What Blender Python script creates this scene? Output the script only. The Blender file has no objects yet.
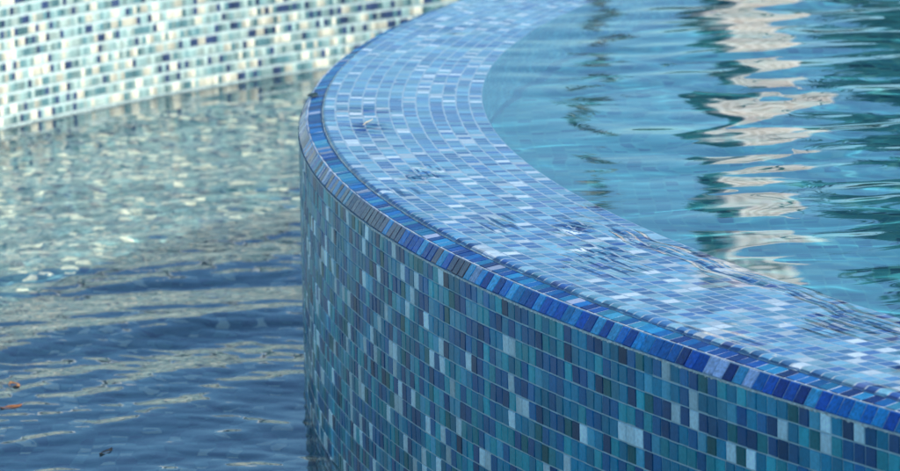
import bpy, math, random
import numpy as np
from mathutils import Matrix, Vector

# ------------------------------------------------------------------ camera, light, exposure
U = 0.021                                   # one mosaic row, metres
PHI, ROLL, CAMH, FPX = 0.16867, -0.02012, 47.282, 4881.25
sc = bpy.context.scene
COL = sc.collection
cam_d = bpy.data.cameras.new('camera')
cam = bpy.data.objects.new('camera', cam_d)
COL.objects.link(cam)
fw = Vector((0, math.cos(PHI), -math.sin(PHI)))
rt = Vector((1, 0, 0))
up = rt.cross(fw)
r2 = rt * math.cos(ROLL) + up * math.sin(ROLL)
u2 = -rt * math.sin(ROLL) + up * math.cos(ROLL)
M = Matrix((r2, u2, -fw)).transposed().to_4x4()
M.translation = Vector((0, 0, CAMH * U))
cam.matrix_world = M
cam_d.sensor_width = 36
cam_d.lens = FPX / 900 * 36
cam_d.clip_start = 0.2
cam_d.clip_end = 3000
cam_d.dof.use_dof = True
cam_d.dof.focus_distance = 268 * U
cam_d.dof.aperture_fstop = 15
sc.camera = cam

SUN_AZ = math.radians(12)                  # direction towards the sun, from +x towards +y
SUN_EL = math.radians(43)
w = bpy.data.worlds.new('World')
sc.world = w
w.use_nodes = True
nt = w.node_tree
nt.nodes.clear()
sky = nt.nodes.new('ShaderNodeTexSky')
sky.sky_type = 'NISHITA'
sky.sun_disc = False
sky.sun_elevation = SUN_EL
sky.sun_rotation = math.radians(90) - SUN_AZ
sky.air_density = 1.0
sky.dust_density = 0.0
sky.ozone_density = 5.0
bg = nt.nodes.new('ShaderNodeBackground')
bg.inputs['Strength'].default_value = 0.10
wo = nt.nodes.new('ShaderNodeOutputWorld')
tnt = nt.nodes.new('ShaderNodeMix')       # white balance of the photograph: cool
tnt.data_type = 'RGBA'; tnt.blend_type = 'MULTIPLY'; tnt.inputs[0].default_value = 1
tnt.inputs[7].default_value = (.72, .96, 1.06, 1)
nt.links.new(sky.outputs[0], tnt.inputs[6])
nt.links.new(tnt.outputs[2], bg.inputs['Color'])
nt.links.new(bg.outputs[0], wo.inputs[0])

sun_d = bpy.data.lights.new('sun', 'SUN')
sun_d.energy = 5.0
sun_d.angle = math.radians(0.5)
sun_d.color = (1.0, 0.95, 0.87)
sun = bpy.data.objects.new('sun', sun_d)
COL.objects.link(sun)
S = Vector((math.cos(SUN_AZ) * math.cos(SUN_EL), math.sin(SUN_AZ) * math.cos(SUN_EL), math.sin(SUN_EL)))
sun.rotation_euler = S.to_track_quat('Z', 'Y').to_euler()
sun.location = S * 20
sun_d.cycles.is_caustics_light = True

vs = sc.view_settings
vs.view_transform = 'Standard'
vs.look = 'None'
vs.gamma = 1
vs.exposure = 0.55
vs.use_curve_mapping = False
sc.cycles.use_denoising = True
sc.cycles.max_bounces = 10
sc.cycles.transmission_bounces = 8
sc.cycles.sample_clamp_indirect = 6
sc.cycles.caustics_reflective = False
sc.cycles.caustics_refractive = True

rng = np.random.default_rng(11)

# ------------------------------------------------------------------ helpers
def tag(o, label=None, cat=None, group=None, kind=None):
    if label: o['label'] = label
    if cat: o['category'] = cat
    if group: o['group'] = group
    if kind: o['kind'] = kind
    return o

def mesh_obj(name, V, F, mat=None, parent=None, smooth=False, fattr=None):
    """V (n,3) in row units, F list/array of faces"""
    me = bpy.data.meshes.new(name)
    V = np.asarray(V, dtype=np.float64) * U
    if isinstance(F, np.ndarray):
        nf, k = F.shape
        me.vertices.add(len(V))
        me.vertices.foreach_set('co', V.ravel())
        me.loops.add(nf * k)
        me.loops.foreach_set('vertex_index', F.ravel().astype(np.int32))
        me.polygons.add(nf)
        me.polygons.foreach_set('loop_start', np.arange(0, nf * k, k, dtype=np.int32))
        me.update(calc_edges=True)
        me.validate()
    else:
        me.from_pydata([tuple(v) for v in V], [], [tuple(int(i) for i in f) for f in F])
        me.update()
    if fattr is not None:
        for nm, arr in fattr.items():
            a = me.attributes.new(nm, 'FLOAT', 'FACE')
            a.data.foreach_set('value', np.asarray(arr, dtype=np.float32))
    me.polygons.foreach_set('use_smooth', np.full(len(me.polygons), bool(smooth)))
    if mat: me.materials.append(mat)
    o = bpy.data.objects.new(name, me)
    COL.objects.link(o)
    if parent: o.parent = parent
    return o

def empty(name, loc):
    o = bpy.data.objects.new(name, None)
    COL.objects.link(o)
    o.location = Vector(loc) * U
    o.empty_display_size = 0.1
    return o

def under(o, root):
    o.parent = root
    o.matrix_parent_inverse = Matrix.Translation(-root.location)
    return o

def grid_faces(nu, nv, closed_u=False):
    a = np.arange(nu if closed_u else nu - 1)
    b = np.arange(nv - 1)
    A, B = np.meshgrid(a, b, indexing='ij')
    A2 = (A + 1) % nu
    return np.stack([A * nv + B, A2 * nv + B, A2 * nv + B + 1, A * nv + B + 1], -1).reshape(-1, 4)

# ------------------------------------------------------------------ materials
def new_mat(name):
    m = bpy.data.materials.new(name)
    m.use_nodes = True
    nt = m.node_tree
    return m, nt, nt.nodes['Principled BSDF']

def plain(name, col, rough=0.6, noise=0.0, scale=8.0):
    m, nt, b = new_mat(name)
    b.inputs['Base Color'].default_value = (*col, 1)
    b.inputs['Roughness'].default_value = rough
    if noise:
        n = nt.nodes.new('ShaderNodeTexNoise'); n.inputs['Scale'].default_value = scale
        n.inputs['Detail'].default_value = 6
        tc = nt.nodes.new('ShaderNodeTexCoord')
        nt.links.new(tc.outputs['Object'], n.inputs['Vector'])
        r = nt.nodes.new('ShaderNodeValToRGB')
        r.color_ramp.elements[0].position = .3; r.color_ramp.elements[1].position = .7
        r.color_ramp.elements[0].color = (*[c * (1 - noise) for c in col], 1)
        r.color_ramp.elements[1].color = (*[min(1, c * (1 + noise)) for c in col], 1)
        nt.links.new(n.outputs[0], r.inputs[0]); nt.links.new(r.outputs[0], b.inputs['Base Color'])
        bp = nt.nodes.new('ShaderNodeBump'); bp.inputs['Strength'].default_value = .4
        bp.inputs['Distance'].default_value = .01
        nt.links.new(n.outputs[0], bp.inputs['Height']); nt.links.new(bp.outputs[0], b.inputs['Normal'])
    return m

def tile_mat(name, palette, rough=0.18, coat=0.0, speck=0.25, streak=0.12, vfac=0.35, spec=.5, stain=.12, runs=1.6):
    """palette: list of (weight, colour). Face attributes: rnd picks the glass colour, var shades it."""
    m, nt, b = new_mat(name)
    L = nt.links
    at = nt.nodes.new('ShaderNodeAttribute'); at.attribute_name = 'rnd'
    av = nt.nodes.new('ShaderNodeAttribute'); av.attribute_name = 'var'
    r = nt.nodes.new('ShaderNodeValToRGB')
    cr = r.color_ramp; cr.interpolation = 'CONSTANT'
    tot = sum(p[0] for p in palette); acc = 0
    for i, (wt, c) in enumerate(palette):
        e = cr.elements[i] if i < 2 else cr.elements.new(min(.999, acc / tot))
        e.position = acc / tot
        e.color = (*c, 1)
        acc += wt
    L.new(at.outputs['Fac'], r.inputs[0])
    # marbled glass: fine streaks inside the tile, and a per-tile value shift
    tc = nt.nodes.new('ShaderNodeTexCoord')
    n = nt.nodes.new('ShaderNodeTexNoise'); n.inputs['Scale'].default_value = 260
    n.inputs['Detail'].default_value = 5
    L.new(tc.outputs['Object'], n.inputs['Vector'])
    mr = nt.nodes.new('ShaderNodeMapRange')
    mr.inputs['From Min'].default_value = .25; mr.inputs['From Max'].default_value = .75
    mr.inputs['To Min'].default_value = 1 - streak * 1.6; mr.inputs['To Max'].default_value = 1 + streak * 1.6
    L.new(n.outputs[0], mr.inputs[0])
    m1 = nt.nodes.new('ShaderNodeMapRange')
    m1.inputs['To Min'].default_value = 1 - vfac; m1.inputs['To Max'].default_value = 1 + vfac
    L.new(av.outputs['Fac'], m1.inputs[0])
    mu = nt.nodes.new('ShaderNodeMath'); mu.operation = 'MULTIPLY'
    L.new(mr.outputs[0], mu.inputs[0]); L.new(m1.outputs[0], mu.inputs[1])
    # limescale and wear: broad drifting patches
    n3 = nt.nodes.new('ShaderNodeTexNoise'); n3.inputs['Scale'].default_value = 7; n3.inputs['Detail'].default_value = 7
    n3.inputs['Roughness'].default_value = .65
    mp3 = nt.nodes.new('ShaderNodeMapping'); mp3.inputs['Scale'].default_value = (1.6, 1.6, runs)
    L.new(tc.outputs['Object'], mp3.inputs[0]); L.new(mp3.outputs[0], n3.inputs['Vector'])
    m3 = nt.nodes.new('ShaderNodeMapRange'); m3.inputs['From Min'].default_value = .3; m3.inputs['From Max'].default_value = .7
    m3.inputs['To Min'].default_value = 1 - stain; m3.inputs['To Max'].default_value = 1 + stain
    L.new(n3.outputs[0], m3.inputs[0])
    mu2 = nt.nodes.new('ShaderNodeMath'); mu2.operation = 'MULTIPLY'
    L.new(mu.outputs[0], mu2.inputs[0]); L.new(m3.outputs[0], mu2.inputs[1]); mu = mu2
    hs = nt.nodes.new('ShaderNodeHueSaturation')
    L.new(mu.outputs[0], hs.inputs['Value']); L.new(r.outputs[0], hs.inputs['Color'])
    L.new(hs.outputs[0], b.inputs['Base Color'])
    b.inputs['Roughness'].default_value = rough
    b.inputs['IOR'].default_value = 1.5
    b.inputs['Specular IOR Level'].default_value = spec
    b.inputs['Coat Weight'].default_value = coat
    b.inputs['Coat Roughness'].default_value = .06
    bp = nt.nodes.new('ShaderNodeBump'); bp.inputs['Strength'].default_value = speck
    bp.inputs['Distance'].default_value = .0012
    n2 = nt.nodes.new('ShaderNodeTexNoise'); n2.inputs['Scale'].default_value = 420
    n2.inputs['Detail'].default_value = 3
    L.new(tc.outputs['Object'], n2.inputs['Vector'])
    L.new(n2.outputs[0], bp.inputs['Height']); L.new(bp.outputs[0], b.inputs['Normal'])
    return m

def srgb(h):
    c = [int(h[i:i + 2], 16) / 255 for i in (0, 2, 4)]
    return tuple(x / 12.92 if x <= .04045 else ((x + .055) / 1.055) ** 2.4 for x in c)

FACE_PAL = [(26, (.008, .20, .35)), (18, (.007, .13, .32)), (11, (.005, .075, .22)), (17, (.02, .31, .41)),
            (6, (.006, .14, .18)), (3, (.004, .05, .14)), (9, (.06, .32, .48)), (14, (.46, .68, .77))]
EDGE_PAL = [(24, (.006, .17, .55)), (20, (.005, .08, .40)), (16, (.02, .30, .64)), (9, (.005, .03, .22)),
            (11, (.06, .40, .66)), (5, (.42, .52, .74))]
LEDGE_PAL = [(22, (.070, .20, .42)), (20, (.12, .32, .50)), (13, (.035, .10, .32)), (17, (.18, .42, .56)),
             (11, (.28, .50, .62)), (6, (.10, .15, .35)), (11, (.72, .80, .86))]
POOL_PAL = [(29, (.38, .55, .50)), (18, (.54, .67, .58)), (19, (.14, .29, .30)), (17, (.045, .075, .17)), (6, (.26, .44, .42)), (12, (.95, .90, .68))]
INNER_PAL = [(30, (.06, .28, .36)), (26, (.08, .32, .40)), (20, (.05, .22, .34)), (8, (.14, .38, .42))]
m_face = tile_mat('glass_mosaic_face', FACE_PAL, .3, coat=0, spec=.14, stain=.30, vfac=.26, runs=.22)
m_face.node_tree.nodes['Principled BSDF'].inputs['Specular Tint'].default_value = (.45, .78, 1, 1)
m_inner = tile_mat('glass_mosaic_inner', INNER_PAL, .25, vfac=.2)
EDGE_PAL = [(w_ * .92, c_) for w_, c_ in EDGE_PAL] + [(4, (.20, .13, .13)), (4, (.10, .07, .10))]   # the last two: the water film's brown reflection, put into the tile colour
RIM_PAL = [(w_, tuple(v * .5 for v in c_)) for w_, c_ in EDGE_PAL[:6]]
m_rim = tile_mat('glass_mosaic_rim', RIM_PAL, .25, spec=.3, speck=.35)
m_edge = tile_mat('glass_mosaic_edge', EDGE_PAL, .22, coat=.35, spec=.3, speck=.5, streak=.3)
m_ledge = tile_mat('glass_mosaic_ledge', LEDGE_PAL, .4, speck=.1, spec=.1)
m_pool = tile_mat('glass_mosaic_pool', POOL_PAL, .2)
m_grout_blue = plain('grout_blue', (.34, .52, .58), .8, .15, 60)
m_grout_ledge = plain('grout_pale', (.44, .53, .61), .8, .12, 60)
m_grout_white = plain('grout_white', (.62, .76, .71), .8, .08, 60)
m_conc = plain('paving_stone', (.42, .38, .33), .8, .2, 5)

def water_mat(name, tint=(1, 1, 1)):
    m, nt, b = new_mat(name)
    b.inputs['Base Color'].default_value = (*tint, 1)
    b.inputs['Roughness'].default_value = 0.0
    b.inputs['IOR'].default_value = 1.333
    b.inputs['Transmission Weight'].default_value = 1.0
    return m
m_wup = water_mat('clear_pool_water', (.88, .97, 1.0))
m_wlo = water_mat('channel_water', (.85, .95, 1.0))

# ------------------------------------------------------------------ the weir curve
CX, CY, R0, K2, K3 = 135.731, 297.814, 138.121, 30.10, 9.056
T1, T0 = 0.35, -1.30
def dR(th):
    t = np.mod(np.asarray(th, float) - 3.6 + math.pi, 2 * math.pi) - math.pi
    poly = lambda t: K2 * t * t + K3 * t ** 3
    a, b_ = poly(T1), poly(T0)
    s = np.where(t > T1, (t - T1), (t + 2 * math.pi - T1)) / (2 * math.pi - T1 + T0)
    s = np.clip(s, 0, 1); s = s * s * (3 - 2 * s)
    return np.where((t >= T0) & (t <= T1), poly(t), a + (b_ - a) * s)
_tt = np.linspace(0, 2 * math.pi, 4001)
_rr = dR(_tt)
_k = np.ones(61) / 61                       # soften the joins of the curve
_rs = np.convolve(np.concatenate([_rr[-31:-1], _rr, _rr[1:31]]), _k, 'valid')
def rad(th): return R0 + np.interp(np.mod(th, 2 * math.pi), _tt, _rs)
def pt(th, d):
    r = rad(th) - d
    return np.stack([CX + r * np.cos(th), CY + r * np.sin(th)], -1)

def curve_param(point_fn, t0, t1, pitch, phase=0.0):
    """parameters of joints spaced `pitch` apart along a curve"""
    t = np.linspace(t0, t1, 6000)
    P = point_fn(t)
    s = np.concatenate([[0], np.cumsum(np.hypot(*np.diff(P, axis=0).T))])
    q = np.arange(phase * pitch, s[-1], pitch)
    return np.interp(q, s, t)

def tile_rows(rows, corner_fn, gap=.075, lift=.06, bev=.035, tilt=.007, jitter=.02, rnd_fn=None):
    """rows: list of (joint parameters, v0, v1). corner_fn(t, v) -> xyz, and outward normal.
    Every tile: a raised, slightly tilted plate with a bevelled rim."""
    VV, FF, RN, VR = [], [], [], []
    base = 0
    for ri, (js, v0, v1) in enumerate(rows):
        n = len(js) - 1
        a, b_ = js[:-1], js[1:]
        dt = (b_ - a)
        g = gap / 2
        g1 = g * (1 + rng.uniform(-jitter * 6, jitter * 6, n)); 
        dv = (v1 - v0)
        def corners(inset, h, extra):
            fa = a + dt * (inset + g1); fb = b_ - dt * (inset + g1)
            va = v0 + dv * (inset + g) + extra[0]; vb = v1 - dv * (inset + g) + extra[1]
            out = []
            for (t, v, k) in ((fa, va, 0), (fb, va, 1), (fb, vb, 2), (fa, vb, 3)):
                P, N = corner_fn(t, v)
                out.append(P + N * (h + (tl[k] if h > 0 else 0))[:, None] if not np.isscalar(h) else P + N * (np.full(n, h) + (tl[k] if h > 0 else 0))[:, None])
            return out
        sx, sy = rng.normal(0, tilt, n), rng.normal(0, tilt, n)
        tl = [-sx - sy, sx - sy, sx + sy, -sx + sy]
        ex = (rng.normal(0, jitter * .5, n), rng.normal(0, jitter * .5, n))
        top = corners(bev, lift, ex)
        rim = corners(0.0, lift * .35, ex)
        bot = corners(0.0, -.05, ex)
        P = np.stack(top + rim + bot, 1)          # n,12,3
        idx = base + np.arange(n)[:, None] * 12
        fs = [[0, 1, 2, 3]]
        for k in range(4):
            k2 = (k + 1) % 4
            fs.append([4 + k, 4 + k2, k2, k])
            fs.append([8 + k, 8 + k2, 4 + k2, 4 + k])
        fs = np.array(fs)
        F = (idx[:, :, None] + fs[None]).reshape(-1, 4)
        rv = rng.random(n) if rnd_fn is None else rnd_fn(ri, js)
        RN.append(np.repeat(rv, 9)); VR.append(np.repeat(rng.random(n), 9))
        VV.append(P.reshape(-1, 3)); FF.append(F); base += n * 12
    return np.concatenate(VV), np.concatenate(FF), dict(rnd=np.concatenate(RN), var=np.concatenate(VR))

AL, BE, Q = .594, 1.409, .913
TH0, TH1 = 2.15, 4.35                      # tiled stretch of the weir (what a camera near here can see)
dM, zM = math.sin(AL), math.cos(AL)
dA, zA = dM + math.sin(BE), zM + math.cos(BE)
NL = 12
dI = dA + NL * Q
def prof(dv, zv, nd, nz):
    def f(t, v):
        d = dv(v); z = zv(v)
        p = pt(t, d)
        c, s_ = np.cos(t), np.sin(t)
        z = np.broadcast_to(z, c.shape)
        return np.stack([p[:, 0], p[:, 1], z], -1), np.stack([-nd * c, -nd * s_, np.full(c.shape, nz)], -1)
    return f
WALLH = 26.0
f_wall = prof(lambda v: 0 * v, lambda v: -v, -1, 0)
f_B = prof(lambda v: v * math.sin(AL), lambda v: v * math.cos(AL), -math.cos(AL), math.sin(AL))
f_A = prof(lambda v: dM + v * math.sin(BE), lambda v: zM + v * math.cos(BE), -math.cos(BE), math.sin(BE))
f_L = prof(lambda v: dA + v * Q, lambda v: zA + 0 * v, 0, 1)
f_I = prof(lambda v: dI + 0 * v, lambda v: zA - v, 1, 0)
W_ = .94
weir = empty('weir_wall', (CX - R0, CY, -WALLH))
tag(weir, 'curved infinity edge wall clad in blue glass mosaic, between upper pool and lower channel', 'pool wall')

def joints(d, pitch=W_, ph=None):
    return curve_param(lambda t: pt(t, d), TH0, TH1, pitch * (1 + 0), rng.random() if ph is None else ph)
# sheets drift: a phase that wanders a little from row to row
ph = .2; rows = []
for k in range(int(WALLH)):
    ph += rng.uniform(-.16, .16)
    rows.append((joints(0, W_, ph % 1), float(k), k + 1.0))
V, F, A = tile_rows(rows, f_wall, lift=.05)
# tiles: (t, v) order gives inward or outward; recalc not needed for glass-look shading
under(mesh_obj('face_tiles', V, F, m_face, fattr=A), weir)
def film_streaks(ri, js):  # left bend: picks the browns painted for the film's reflection
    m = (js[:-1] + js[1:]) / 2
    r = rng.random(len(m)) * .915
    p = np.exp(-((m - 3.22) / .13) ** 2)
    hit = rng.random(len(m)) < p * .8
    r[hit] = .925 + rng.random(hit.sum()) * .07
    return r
V, F, A = tile_rows([(joints(0, W_, .5), 0.0, 1.0)], f_B, lift=.05, rnd_fn=film_streaks)
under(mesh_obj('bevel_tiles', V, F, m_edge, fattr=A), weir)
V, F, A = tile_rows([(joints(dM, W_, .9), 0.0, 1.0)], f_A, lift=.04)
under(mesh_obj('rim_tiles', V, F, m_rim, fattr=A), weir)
rows = [(joints(dA + k * Q), float(k), k + 1.0) for k in range(NL)]
V, F, A = tile_rows(rows, f_L, gap=.11, lift=.03, tilt=.008)
under(mesh_obj('ledge_tiles', V, F, m_ledge, fattr=A), weir)
rows = [(joints(dI), k * .95, (k + 1) * .95) for k in range(24)]
V, F, A = tile_rows(rows, f_I, lift=.04)
under(mesh_obj('inner_face_tiles', V, F, m_inner, fattr=A), weir)
# the masonry core carries the grout: one closed ring following the profile
th = np.linspace(0, 2 * math.pi, 900)[:-1]
profile = [(0, -WALLH), (0, 0), (dM, zM), (dA, zA), (dI, zA), (dI, -WALLH - 10)]
V = np.stack([np.concatenate([pt(th, d), np.full((len(th), 1), z)], 1) for d, z in profile], 1).reshape(-1, 3)
under(mesh_obj('grout_core', V, grid_faces(len(th), len(profile), True), m_grout_blue), weir)
# paler grout on the ledge, a skin 0.01 row above the core
prof2 = [(dA + .02, zA + .012), (dI - .02, zA + .012)]
V = np.stack([np.concatenate([pt(th, d), np.full((len(th), 1), z)], 1) for d, z in prof2], 1).reshape(-1, 3)
under(mesh_obj('ledge_grout', V, grid_faces(len(th), 2, True), m_grout_ledge), weir)

prof3 = [(-.012, -.03), (dM - .012, zM + .012), (dA - .02, zA + .014), (dA + .05, zA + .018)]
V = np.stack([np.concatenate([pt(th, d), np.full((len(th), 1), z)], 1) for d, z in prof3], 1).reshape(-1, 3)
under(mesh_obj('bevel_grout', V, grid_faces(len(th), 4, True), m_grout_ledge), weir)

# limescale left by the overflow, a broken pale bead along the top of the face
tl_ = np.linspace(TH0, TH1, 2600)
hz = .06 + .10 * rng.random(2600) ** 2.5 * (.5 + .5 * np.sin(tl_ * 37) ** 2)
c_, s__ = np.cos(tl_), np.sin(tl_)
V = []
for dd_, zz in ((-.075, .03), (-.085, -.05), (-.075, None)):
    p = pt(tl_, dd_); V.append(np.stack([p[:, 0], p[:, 1], -hz if zz is None else np.full(2600, zz)], 1))
V = np.stack(V, 1).reshape(-1, 3)
under(mesh_obj('limescale_bead', V, grid_faces(2600, 3), plain('limescale', (.46, .55, .56), .7, .35, 180)), weir)

# ------------------------------------------------------------------ outer pool wall
ZL = -17.07                                # lower water level
BX, BY, BR = 103.497, 357.647, 166.676
def bpt(th, d=0):
    return np.stack([BX + (BR + d) * np.cos(th), BY + (BR + d) * np.sin(th)], -1)
# plan of the channel's outer wall: the far arc, then a long straight run past the camera
_a = np.linspace(1.35, 3.30, 700)
_arc = bpt(_a)
_poly = [(-62.5, 270), (-63, -60), (260, -75), (330, 60), (330, 480)]
OUT = np.concatenate([_arc, _poly, _arc[:1]])
_s = np.concatenate([[0], np.cumsum(np.hypot(*np.diff(OUT, axis=0).T))])
SARC = _s[700]                              # length of the far arc and the straight start
def opt(t, d=0.0):
    """point at arc length t, pushed outwards by d"""
    t = np.mod(t, _s[-1])
    x, y = np.interp(t, _s, OUT[:, 0]), np.interp(t, _s, OUT[:, 1])
    e = 1.5
    x1, y1 = np.interp(np.mod(t + e, _s[-1]), _s, OUT[:, 0]), np.interp(np.mod(t + e, _s[-1]), _s, OUT[:, 1])
    x0, y0 = np.interp(np.mod(t - e, _s[-1]), _s, OUT[:, 0]), np.interp(np.mod(t - e, _s[-1]), _s, OUT[:, 1])
    tx, ty = x1 - x0, y1 - y0
    n = np.hypot(tx, ty) + 1e-9
    return np.stack([x + ty / n * d, y - tx / n * d], -1), np.stack([-ty / n, tx / n], -1)
def f_back(t, v):
    p, nn = opt(t)
    return np.stack([p[:, 0], p[:, 1], np.broadcast_to(ZL + v, t.shape)], -1), np.stack([nn[:, 0], nn[:, 1], 0 * t], -1)
BT0, BT1 = 2.05, 3.9
BTOP = 21
FLOOR_LO = -17
pw = empty('outer_pool_wall', (BX - BR, BY, ZL - 19))
tag(pw, 'pale aqua mosaic wall with cream and navy tiles, blurred beyond the lower water', 'pool wall')
rows = []
for k in range(FLOOR_LO, BTOP):
    js = np.arange(110 + .95 * rng.random(), SARC + 10, .54)
    rows.append((js, k + .09, k + .91))
_prev = {}
def pool_rnd(ri, js):
    n = len(js) - 1
    r = rng.random(n)
    # short horizontal runs of one colour, as in the sheets of the photograph
    out = r.copy()
    for i in range(1, n):
        if rng.random() < .14 and out[i - 1] < .88: out[i] = out[i - 1]
    cream = np.flatnonzero((r > .88) & (rng.random(n) < .75))       # cream tiles are full squares: two narrow ones side by side
    out[out > .88] = rng.random((out > .88).sum()) * .87
    out[cream] = .95; out[np.minimum(cream + 1, n - 1)] = .95
    if 'js' in _prev:                       # some cream tiles stand on a cream tile of the row below
        k = np.clip(np.searchsorted(_prev['js'], (js[:-1] + js[1:]) / 2) - 1, 0, len(_prev['r']) - 1)
        out = np.where((_prev['r'][k] > .88) & (rng.random(n) < .22), .95, out)
    _prev['js'], _prev['r'] = js, out
    return out
V, F, A = tile_rows(rows, f_back, gap=.13, lift=.05, rnd_fn=pool_rnd)
under(mesh_obj('face_tiles', V, F, m_pool, fattr=A), pw)
th = np.linspace(0, _s[-1], 1400)[:-1]
fo = lambda t, d: opt(t, d)[0]
def ring(th, fn, prof):
    return np.stack([np.concatenate([fn(th, d), np.full((len(th), 1), z)], 1) for d, z in prof], 1).reshape(-1, 3)
V = ring(th, fo, [(0, ZL - 19), (0, ZL + BTOP), (14, ZL + BTOP), (14, ZL - 19)])
under(mesh_obj('grout_core', V, grid_faces(len(th), 4, True), m_grout_white), pw)
V = ring(th, fo, [(-.6, ZL + BTOP + .01), (-.9, ZL + BTOP + .6), (-.6, ZL + BTOP + 1.4), (14.5, ZL + BTOP + 1.4), (14.5, ZL + BTOP + .01)])
under(mesh_obj('coping', V, grid_faces(len(th), 5, True), plain('coping_stone', (.55, .62, .62), .7, .15, 6)), pw)

# ------------------------------------------------------------------ floors and ground
def mosaic_floor_mat(name, palette, grout, tile=1.0, rough=.3):
    m, nt, b = new_mat(name)
    L = nt.links
    tc = nt.nodes.new('ShaderNodeTexCoord')
    mp = nt.nodes.new('ShaderNodeVectorMath'); mp.operation = 'SCALE'
    mp.inputs['Scale'].default_value = 1 / (U * tile)
    L.new(tc.outputs['Object'], mp.inputs[0])
    fl = nt.nodes.new('ShaderNodeVectorMath'); fl.operation = 'FLOOR'
    L.new(mp.outputs[0], fl.inputs[0])
    wn = nt.nodes.new('ShaderNodeTexWhiteNoise'); wn.noise_dimensions = '2D'
    L.new(fl.outputs[0], wn.inputs['Vector'])
    r = nt.nodes.new('ShaderNodeValToRGB'); cr = r.color_ramp; cr.interpolation = 'CONSTANT'
    tot = sum(p[0] for p in palette); acc = 0
    for i, (wt, c) in enumerate(palette):
        e = cr.elements[i] if i < 2 else cr.elements.new(acc / tot)
        e.position = acc / tot; e.color = (*c, 1); acc += wt
    L.new(wn.outputs['Value'], r.inputs[0])
    fr = nt.nodes.new('ShaderNodeVectorMath'); fr.operation = 'FRACTION'
    L.new(mp.outputs[0], fr.inputs[0])
    sp = nt.nodes.new('ShaderNodeSeparateXYZ'); L.new(fr.outputs[0], sp.inputs[0])
    mn = nt.nodes.new('ShaderNodeMath'); mn.operation = 'MINIMUM'
    L.new(sp.outputs[0], mn.inputs[0]); L.new(sp.outputs[1], mn.inputs[1])
    lt = nt.nodes.new('ShaderNodeMath'); lt.operation = 'LESS_THAN'; lt.inputs[1].default_value = .12
    L.new(mn.outputs[0], lt.inputs[0])
    mx = nt.nodes.new('ShaderNodeMix'); mx.data_type = 'RGBA'
    L.new(lt.outputs[0], mx.inputs[0]); L.new(r.outputs[0], mx.inputs[6]); mx.inputs[7].default_value = (*grout, 1)
    L.new(mx.outputs[2], b.inputs['Base Color'])
    b.inputs['Roughness'].default_value = rough
    return m
LOW_PAL = [(30, (.07, .18, .21)), (24, (.12, .26, .27)), (16, (.03, .09, .14)), (9, (.015, .045, .11)), (12, (.92, .88, .62)), (10, (.24, .42, .38))]
UP_PAL = [(30, (.03, .21, .26)), (26, (.04, .24, .29)), (20, (.025, .165, .23)), (10, (.07, .27, .29)), (6, (.015, .10, .16))]
m_fl_lo = mosaic_floor_mat('channel_mosaic', LOW_PAL, (.09, .20, .22))
m_fl_up = mosaic_floor_mat('pool_mosaic', UP_PAL, (.05, .24, .27), tile=1.0)
th = np.linspace(0, 2 * math.pi, 400)[:-1]
DLO, DUP = 13.0, 26.0
Pb, Pw = bpt(th, 1.0), None
# channel floor: one disc, hidden under the weir's core
V = [(-75, -90, ZL - DLO), (345, -90, ZL - DLO), (345, 540, ZL - DLO), (-75, 540, ZL - DLO)]
fl = mesh_obj('lower_pool_floor', V, [(0, 1, 2, 3)], m_fl_lo); tag(fl, kind='structure', label='pale mosaic floor under the lower channel water')
V = np.concatenate([[[CX, CY, zA - DUP]], np.concatenate([pt(th, dI - .1), np.full((len(th), 1), zA - DUP)], 1)])
fu = mesh_obj('upper_pool_floor', V, [(0, 1 + i, 1 + (i + 1) % len(th)) for i in range(len(th))], m_fl_up); tag(fu, kind='structure', label='turquoise tiled floor of the upper pool')
# ground: a ring from the outer wall to the horizon
ZG = ZL + BTOP + .2
th = np.linspace(0, _s[-1], 500)[:-1]
Vi = np.concatenate([fo(th, 13), np.full((499, 1), ZG)], 1)
mid = np.array([130., 230., ZG])
Vo = (Vi - mid); Vo /= np.linalg.norm(Vo[:, :2], axis=1)[:, None]
V = np.stack([Vi, mid + Vo * 500, mid + Vo * 60000], 1).reshape(-1, 3)
gr = mesh_obj('ground', V, grid_faces(499, 3, True), plain('paving', (.33, .31, .27), .85, .25, 2.0)); tag(gr, kind='structure', label='pale paving and dry ground around the pools')

# ------------------------------------------------------------------ water
def from_px(px, py, z):
    """a point of the photograph (900 x 471) on the level z, in row units"""
    d = fw * FPX + r2 * (px - 450) - u2 * (py - 235.5)
    t = (z - CAMH) / d.z
    return d.x * t, d.y * t
RIFFLES = []
for (px, py, sx, sy, am, lm, an) in ((425, 167, 1.1, 3.2, .05, 1.5, .5), (418, 172, .9, 2.2, .04, 1.1, .9), (500, 217, 1.0, 3.0, .05, 1.2, .4),
        (398, 186, 1.2, 1.8, .04, 1.0, .3), (362, 106, 1.5, 2.0, .04, 1.2, 1.2), (368, 122, 1.0, 2.5, .05, 1.1, .8), (600, 246, 1.6, 3.2, .05, 1.3, .7),
        (610, 262, 2.0, 3.0, .04, 1.3, .5), (738, 340, 1.2, 3.0, .04, 1.2, .5), (575, 222, 1.0, 2.5, .05, 1.1, .6), (835, 318, 1.4, 2.4, .05, 1.2, .4), (648, 318, .9, 2.5, .03, 1.2, .4)):
    x_, y_ = from_px(px, py, 1.0 + .6)
    RIFFLES.append((x_, y_, sx, sy, am * 1.5, lm, an))
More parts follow.
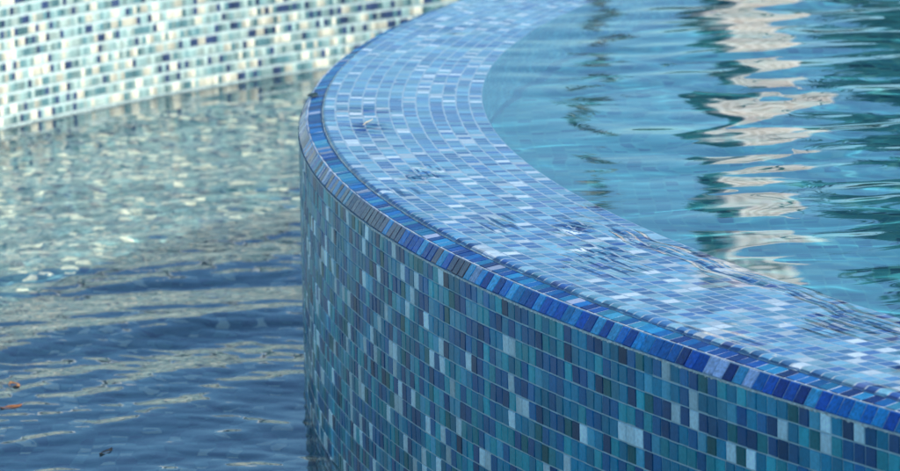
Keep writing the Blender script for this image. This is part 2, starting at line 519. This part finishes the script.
def waves(x, y, seed, slope, lmin, lmax, n, main=None, spread=3.2, power=0.0):
    r = np.random.default_rng(seed)
    z = np.zeros_like(x)
    lam = np.exp(r.uniform(math.log(lmin), math.log(lmax), n))
    ang = r.uniform(0, 2 * math.pi, n) if main is None else r.normal(main, spread, n)
    a = slope * math.sqrt(2.0 / n) * lam / (2 * math.pi) * (lam / lmax) ** power
    # domain warp keeps the crests from running as ruler-straight lines
    wx = x + 1.6 * np.sin(y * .11 + 1.3) + 1.1 * np.sin(x * .17 + y * .07)
    wy = y + 1.8 * np.sin(x * .13 + .4) + 1.2 * np.sin(y * .09 - x * .05)
    for k in range(n):
        kx, ky = math.cos(ang[k]) * 2 * math.pi / lam[k], math.sin(ang[k]) * 2 * math.pi / lam[k]
        z += a[k] * np.sin(kx * wx + ky * wy + r.uniform(0, 6.28))
    return z

def smooth(x, a, b_): 
    t = np.clip((x - a) / (b_ - a), 0, 1); return t * t * (3 - 2 * t)

# angles: fine where a camera here can look, coarse elsewhere
ta = np.concatenate([np.arange(2.20, 4.00, .0012), np.linspace(4.0, 2.20 + 2 * math.pi, 160)[:-1]])
FILM = .25
ZW = zA + FILM                              # upper water level
dd = np.concatenate([[dA - .04, dA - .02, dA + .03, dA + .10, dA + .18, dA + .26, dA + .42, dA + .7, dA + 1.0], np.arange(dA + 1.25, dI - 4, .34), np.arange(dI - 4, dI + .6, .15), np.arange(dI + .9, dI + 75, .36), [110, 125]])
T, D = np.meshgrid(ta, dd, indexing='ij')
rr = rad(T) - D
X = CX + rr * np.cos(T); Y = CY + rr * np.sin(T)
Z = np.full(X.shape, ZW)
far = smooth(D, dI - 2, dI + 12)
back = 1 - smooth(T, 2.70, 2.98)            # the ledge is choppier on its far side
calm = np.clip(.06 + .94 * far + .45 * back, 0, 1)
Z += waves(X, Y, 3, .028, 4.5, 14, 50, main=math.radians(84), spread=.55) * calm
Z += waves(X, Y, 4, .010, 16, 40, 14, main=math.radians(80), spread=.6) * calm
Z += waves(X, Y, 5, .008, 1.8, 4.5, 40, main=math.radians(86), spread=.7) * calm
# the crease where the sheet of water drops on to the ledge
cr_d = dI - 1.45 + .22 * np.sin(T * 61) + .30 * np.sin(T * 27 + 1) + .12 * np.sin(T * 163)
cr_on = smooth(T, 3.30, 3.36) * (1 - smooth(T, 3.66, 3.75)) * (.55 + .45 * np.sin(T * 43 + 2) * np.sin(T * 101 + 1))
cr_on = np.clip(cr_on, 0.06, 1) * smooth(T, 3.22, 3.3)
Z += cr_on * (.085 * np.exp(-((D - cr_d) / .16) ** 2) - .07 * np.exp(-((D - cr_d + .34) / .2) ** 2) + .04 * np.exp(-((D - cr_d - .6) / .22) ** 2))
# small riffles where the film trips over a proud tile
for (rx, ry, sx, sy, am, lm, an) in RIFFLES:
    ux, uy = (X - rx), (Y - ry)
    env = np.exp(-(ux / sx) ** 2 - (uy / sy) ** 2)
    Z += am * env * np.sin(2 * math.pi * (ux * math.cos(an) + uy * math.sin(an)) / lm)
# the sheet thins to nothing where it meets the rim tiles
e_ = smooth(D, dA - .5, dA + 1.6)
rnd_ = np.clip(1 - ((dA + .26 - D) / .30) ** 2, 0, 1) ** .5       # the bead's rounded shoulder
brk = .5 + .5 * np.sin(T * 190 + 2 * np.sin(T * 71)) * np.sin(T * 37)
Z = np.where(D < dA + .26, zA - .06 + (FILM + .06) * rnd_, zA + FILM + (Z - ZW) * e_) + np.where(D < dA + .5, .02 * brk, 0)
V = np.stack([X, Y, Z], -1).reshape(-1, 3)
F = grid_faces(len(ta), len(dd), True)
ci = len(V)
V = np.concatenate([V, [[CX, CY, ZW]]])
me_up = mesh_obj('upper_pool_water', V, F, m_wup, smooth=True)
tag(me_up, kind='structure', label='rippled turquoise upper pool water spilling over the ledge')
# closes the middle of the pool, far outside the frame
ring_i = np.stack([X[:, -1], Y[:, -1], Z[:, -1]], -1)
V = np.concatenate([ring_i, [[CX, CY, ZW]]])
tag(mesh_obj('upper_pool_water', V, [(i, (i + 1) % len(ta), len(ta)) for i in range(len(ta))], m_wup), kind='structure', label='calm middle of the upper pool water')

# lower water: rings between the weir face and the outer wall
ta2 = np.concatenate([np.arange(2.35, 4.0, .0030), np.linspace(4.0, 2.35 + 2 * math.pi, 160)[:-1]])
ds = np.concatenate([np.arange(-.15, 62, .42), [75, 120, 260]])
T, Dn = np.meshgrid(ta2, ds, indexing='ij')
p = pt(T, -Dn)
X, Y = p[..., 0], p[..., 1]
Z = ZL + (waves(X, Y, 21, .028, 3.5, 13, 50, main=math.radians(112), spread=.45) + waves(X, Y, 22, .034, 14, 34, 18, main=math.radians(118), spread=.3) * (.35 + .65 * smooth(Y, 312, 350)) + waves(X, Y, 23, .038, 1.0, 4.0, 60, main=math.radians(100), spread=1.0)) * (1.15 - .40 * smooth(Y, 370, 430) - .28 * (1 - smooth(Y, 300, 335)))
V = np.stack([X, Y, Z], -1).reshape(-1, 3)
LOWZ = (X.ravel(), Y.ravel(), Z.ravel())
lo = mesh_obj('lower_pool_water', V, grid_faces(len(ta2), len(ds), True)[:, ::-1], m_wlo, smooth=True)
tag(lo, kind='structure', label='rippled dark blue water in the lower channel')

# ------------------------------------------------------------------ garden beyond the pool (mirrored in the water)
m_leaf2 = plain('hedge_green', (.03, .065, .022), .7, .45, 3)
m_bark = plain('bark', (.20, .15, .10), .9, .3, 12)
m_white = plain('white_render', (.92, .84, .73), .7, .08, 3)
def tube(path, radii, seg=10):
    path = np.array(path, float); n = len(path)
    V = []
    for i in range(n):
        t = path[min(i + 1, n - 1)] - path[max(i - 1, 0)]; t /= np.linalg.norm(t)
        a = np.cross(t, [0, 0, 1.0]) if abs(t[2]) < .9 else np.cross(t, [1.0, 0, 0]); a /= np.linalg.norm(a)
        b_ = np.cross(t, a)
        for k in range(seg):
            q = 2 * math.pi * k / seg
            V.append(path[i] + radii[i] * (math.cos(q) * a + math.sin(q) * b_))
    F = [(i * seg + k, i * seg + (k + 1) % seg, (i + 1) * seg + (k + 1) % seg, (i + 1) * seg + k) for i in range(n - 1) for k in range(seg)]
    F.append(tuple(range(seg))[::-1]); F.append(tuple((n - 1) * seg + k for k in range(seg)))
    return V, F
def polar(az, D): return D * math.sin(az), D * math.cos(az)

x, y = polar(.0622, 1400)
col = tag(empty('pillar', (x, y, ZG)), 'tall pale grooved pillar mirrored as a zigzag band in the upper pool', 'pillar')
def pier_section(wd, dp, groove, gw, gd):
    """square pier, corner towards the viewer, with upright grooves in every face"""
    P = []
    for k in range(4):
        a = k * math.pi / 2
        c, s_ = math.cos(a), math.sin(a)
        h, v = (wd / 2, dp / 2) if k % 2 == 0 else (dp / 2, wd / 2)
        line = [(-h, -v)]
        for g in (groove if k % 2 == 0 else ()):
            line += [(g - gw, -v), (g - gw, -v + gd), (g + gw, -v + gd), (g + gw, -v)]
        P += [(px * c - py * s_, px * s_ + py * c) for px, py in line]
    r = math.radians(50)
    return [(px * math.cos(r) - py * math.sin(r), px * math.sin(r) + py * math.cos(r)) for px, py in P]
def extrude(sec, x, y, z0, z1):
    n = len(sec)
    V = [(x + a, y + b_, z0) for a, b_ in sec] + [(x + a, y + b_, z1) for a, b_ in sec]
    F = [(i, (i + 1) % n, n + (i + 1) % n, n + i) for i in range(n)] + [tuple(range(n))[::-1], tuple(range(n, 2 * n))]
    return V, F
V, F = extrude(pier_section(30, 10, (-9, -3, 3, 9), 1.1, 2.6), x, y, ZG + 8, 200); under(mesh_obj('shaft', V, F, m_white), col)
V, F = extrude(pier_section(35, 15, (), 0, 0), x, y, ZG - 1, ZG + 8); under(mesh_obj('base', V, F, m_white), col)
V, F = extrude(pier_section(33, 13, (), 0, 0), x, y, 200, 206); under(mesh_obj('capital', V, F, m_white), col)

def tree(az, D, h, R, label, group, seed, n=2600, leafs=3.2, mt=None):
    x, y = polar(az, D); r = np.random.default_rng(seed)
    root = tag(empty('tree', (x, y, ZG)), label, 'tree', group)
    V, F = tube([(x, y, ZG - 1), (x + 2, y, ZG + h * .3), (x - 1, y + 2, ZG + h * .75)], [R * .09, R * .06, R * .02]); under(mesh_obj('trunk', V, F, m_bark), root)
    c = r.normal(0, 1, (14, 3)); c /= np.linalg.norm(c, axis=1)[:, None]; c *= R * .62 * r.random((14, 1)) ** .4
    q = c[r.integers(0, 14, n)] + r.normal(0, R * .2, (n, 3)); q[:, 2] *= h * .42 / R
    q += [x, y, ZG + h * .55]
    e1, e2 = r.normal(0, leafs, (n, 3)), r.normal(0, leafs, (n, 3))
    V = np.stack([q - e1, q - e2, q + e1, q + e2], 1).reshape(-1, 3)
    under(mesh_obj('crown', V, np.arange(n * 4).reshape(-1, 4), mt or m_leaf2), root)
spots = [(-.36, 2300, 170), (-.27, 2500, 150), (-.18, 2400, 190), (-.10, 2600, 160), (-.02, 2700, 175), (.07, 2600, 150), (.155, 2400, 200), (.25, 2300, 175), (.35, 2400, 190)]
for i, (az, D, h) in enumerate(spots):
    tree(az, D, h, 130, 'leafy dark green tree standing far beyond the pools', 'trees beyond the pools', 40 + i)
tree(.031, 1300, 190, 5.5, 'slender sparse tree mirrored faintly left of the pillar in the upper pool', None, 88, 170, 1.5, plain('olive_leaf', (.16, .14, .075), .7, .3, 3))
tree(.0545, 1370, 232, 3.0, 'narrow dark cypress added to darken the left side of the mirrored pale pillar', None, 87, 620, 1.6)  # added tree, its dark mass serves as the pillar's shaded left side
tree(.130, 1150, 206, 66, 'dense dark green tree mirrored as streaks at the right of the upper pool', None, 90, 22000)
tree(.185, 1250, 205, 62, 'taller dark green tree standing beyond the right end of the upper pool', None, 91, 7000)

# ------------------------------------------------------------------ fallen leaves and a modelled glint
def leaf(px, py, z, size, rot, colr, label, curl=.35, name='leaf', asp=.5):
    x, y = from_px(px, py, z)
    if z == ZL:                              # rides on the local wave
        z = LOWZ[2][np.argmin((LOWZ[0] - x) ** 2 + (LOWZ[1] - y) ** 2)] - .05
        x, y = from_px(px, py, z)
    n, m = 9, 5
    V = []
    for i in range(n):
        s_ = i / (n - 1); wd = asp * math.sin(math.pi * min(1, s_ * .92 + .04)) ** .8 * (1 - .25 * s_)
        for j in range(m):
            t = (j / (m - 1) - .5) * 2
            lx, ly = (s_ - .5) * 2, t * wd
            lz = curl * (max(0, abs(lx) - .35) ** 2 * 1.3 + t * t * wd * .9) + .04 * math.sin(7 * s_ + 3 * t)
            V.append((size * (lx * math.cos(rot) - ly * math.sin(rot)), size * (lx * math.sin(rot) + ly * math.cos(rot)), size * lz))
    F = []
    for i in range(n - 1):
        for j in range(m - 1):
            a = i * m + j; F.append((a, a + m, a + m + 1, a + 1))
    o = mesh_obj(name, np.array(V), F, plain(name + '_brown', colr, .35, .35, 60), smooth=True)
    o.location = Vector((x, y, z)) * U
    md = o.modifiers.new('thickness', 'SOLIDIFY'); md.thickness = .0006
    tag(o, label, 'leaf')
    return o
leaf(14, 386, ZL, .85, 1.9, (.34, .16, .04), 'orange brown curled leaf floating by the left edge, the upper of two')
leaf(11, 408, ZL, .8, .6, (.32, .13, .04), 'reddish brown leaf floating just below another near the left edge')
leaf(106, 453, ZL, .85, 1.2, (.5, .22, .09), 'small rust coloured leaf floating near the bottom, alone beside a pale glint', asp=.35)
leaf(313, 95, 1.02, .8, 1.35, (.012, .03, .016), 'dark wet green leaf caught on the rim at the far bend of the edge wall', .15)
# pale sliver modelled to stand in for a ripple's glint on the ledge
x, y = from_px(368, 122, zA + .3)
V, F = tube([(-.32, -1.2, .1), (-.10, -.3, .16), (.12, .4, .14), (.30, 1.0, .16)], [.02, .03, .028, .02], 6)
o = mesh_obj('twig', V, F, plain('twig_glint', (.62, .50, .30), .5)); o.location = Vector((x, y, zA + .18)) * U  # the 'twig' object stands in for a ripple's glint
tag(o, 'tiny pale twig standing in for a ripple glint in the water film on the ledge', 'twig')

CAUST = True
if CAUST:
    for o in (me_up, lo): o.cycles.is_caustics_caster = True
    for o in (fl, fu): o.cycles.is_caustics_receiver = True
    for o in bpy.data.objects:
        if o.name.startswith(('ledge_', 'inner_face', 'twig')): o.cycles.is_caustics_receiver = True
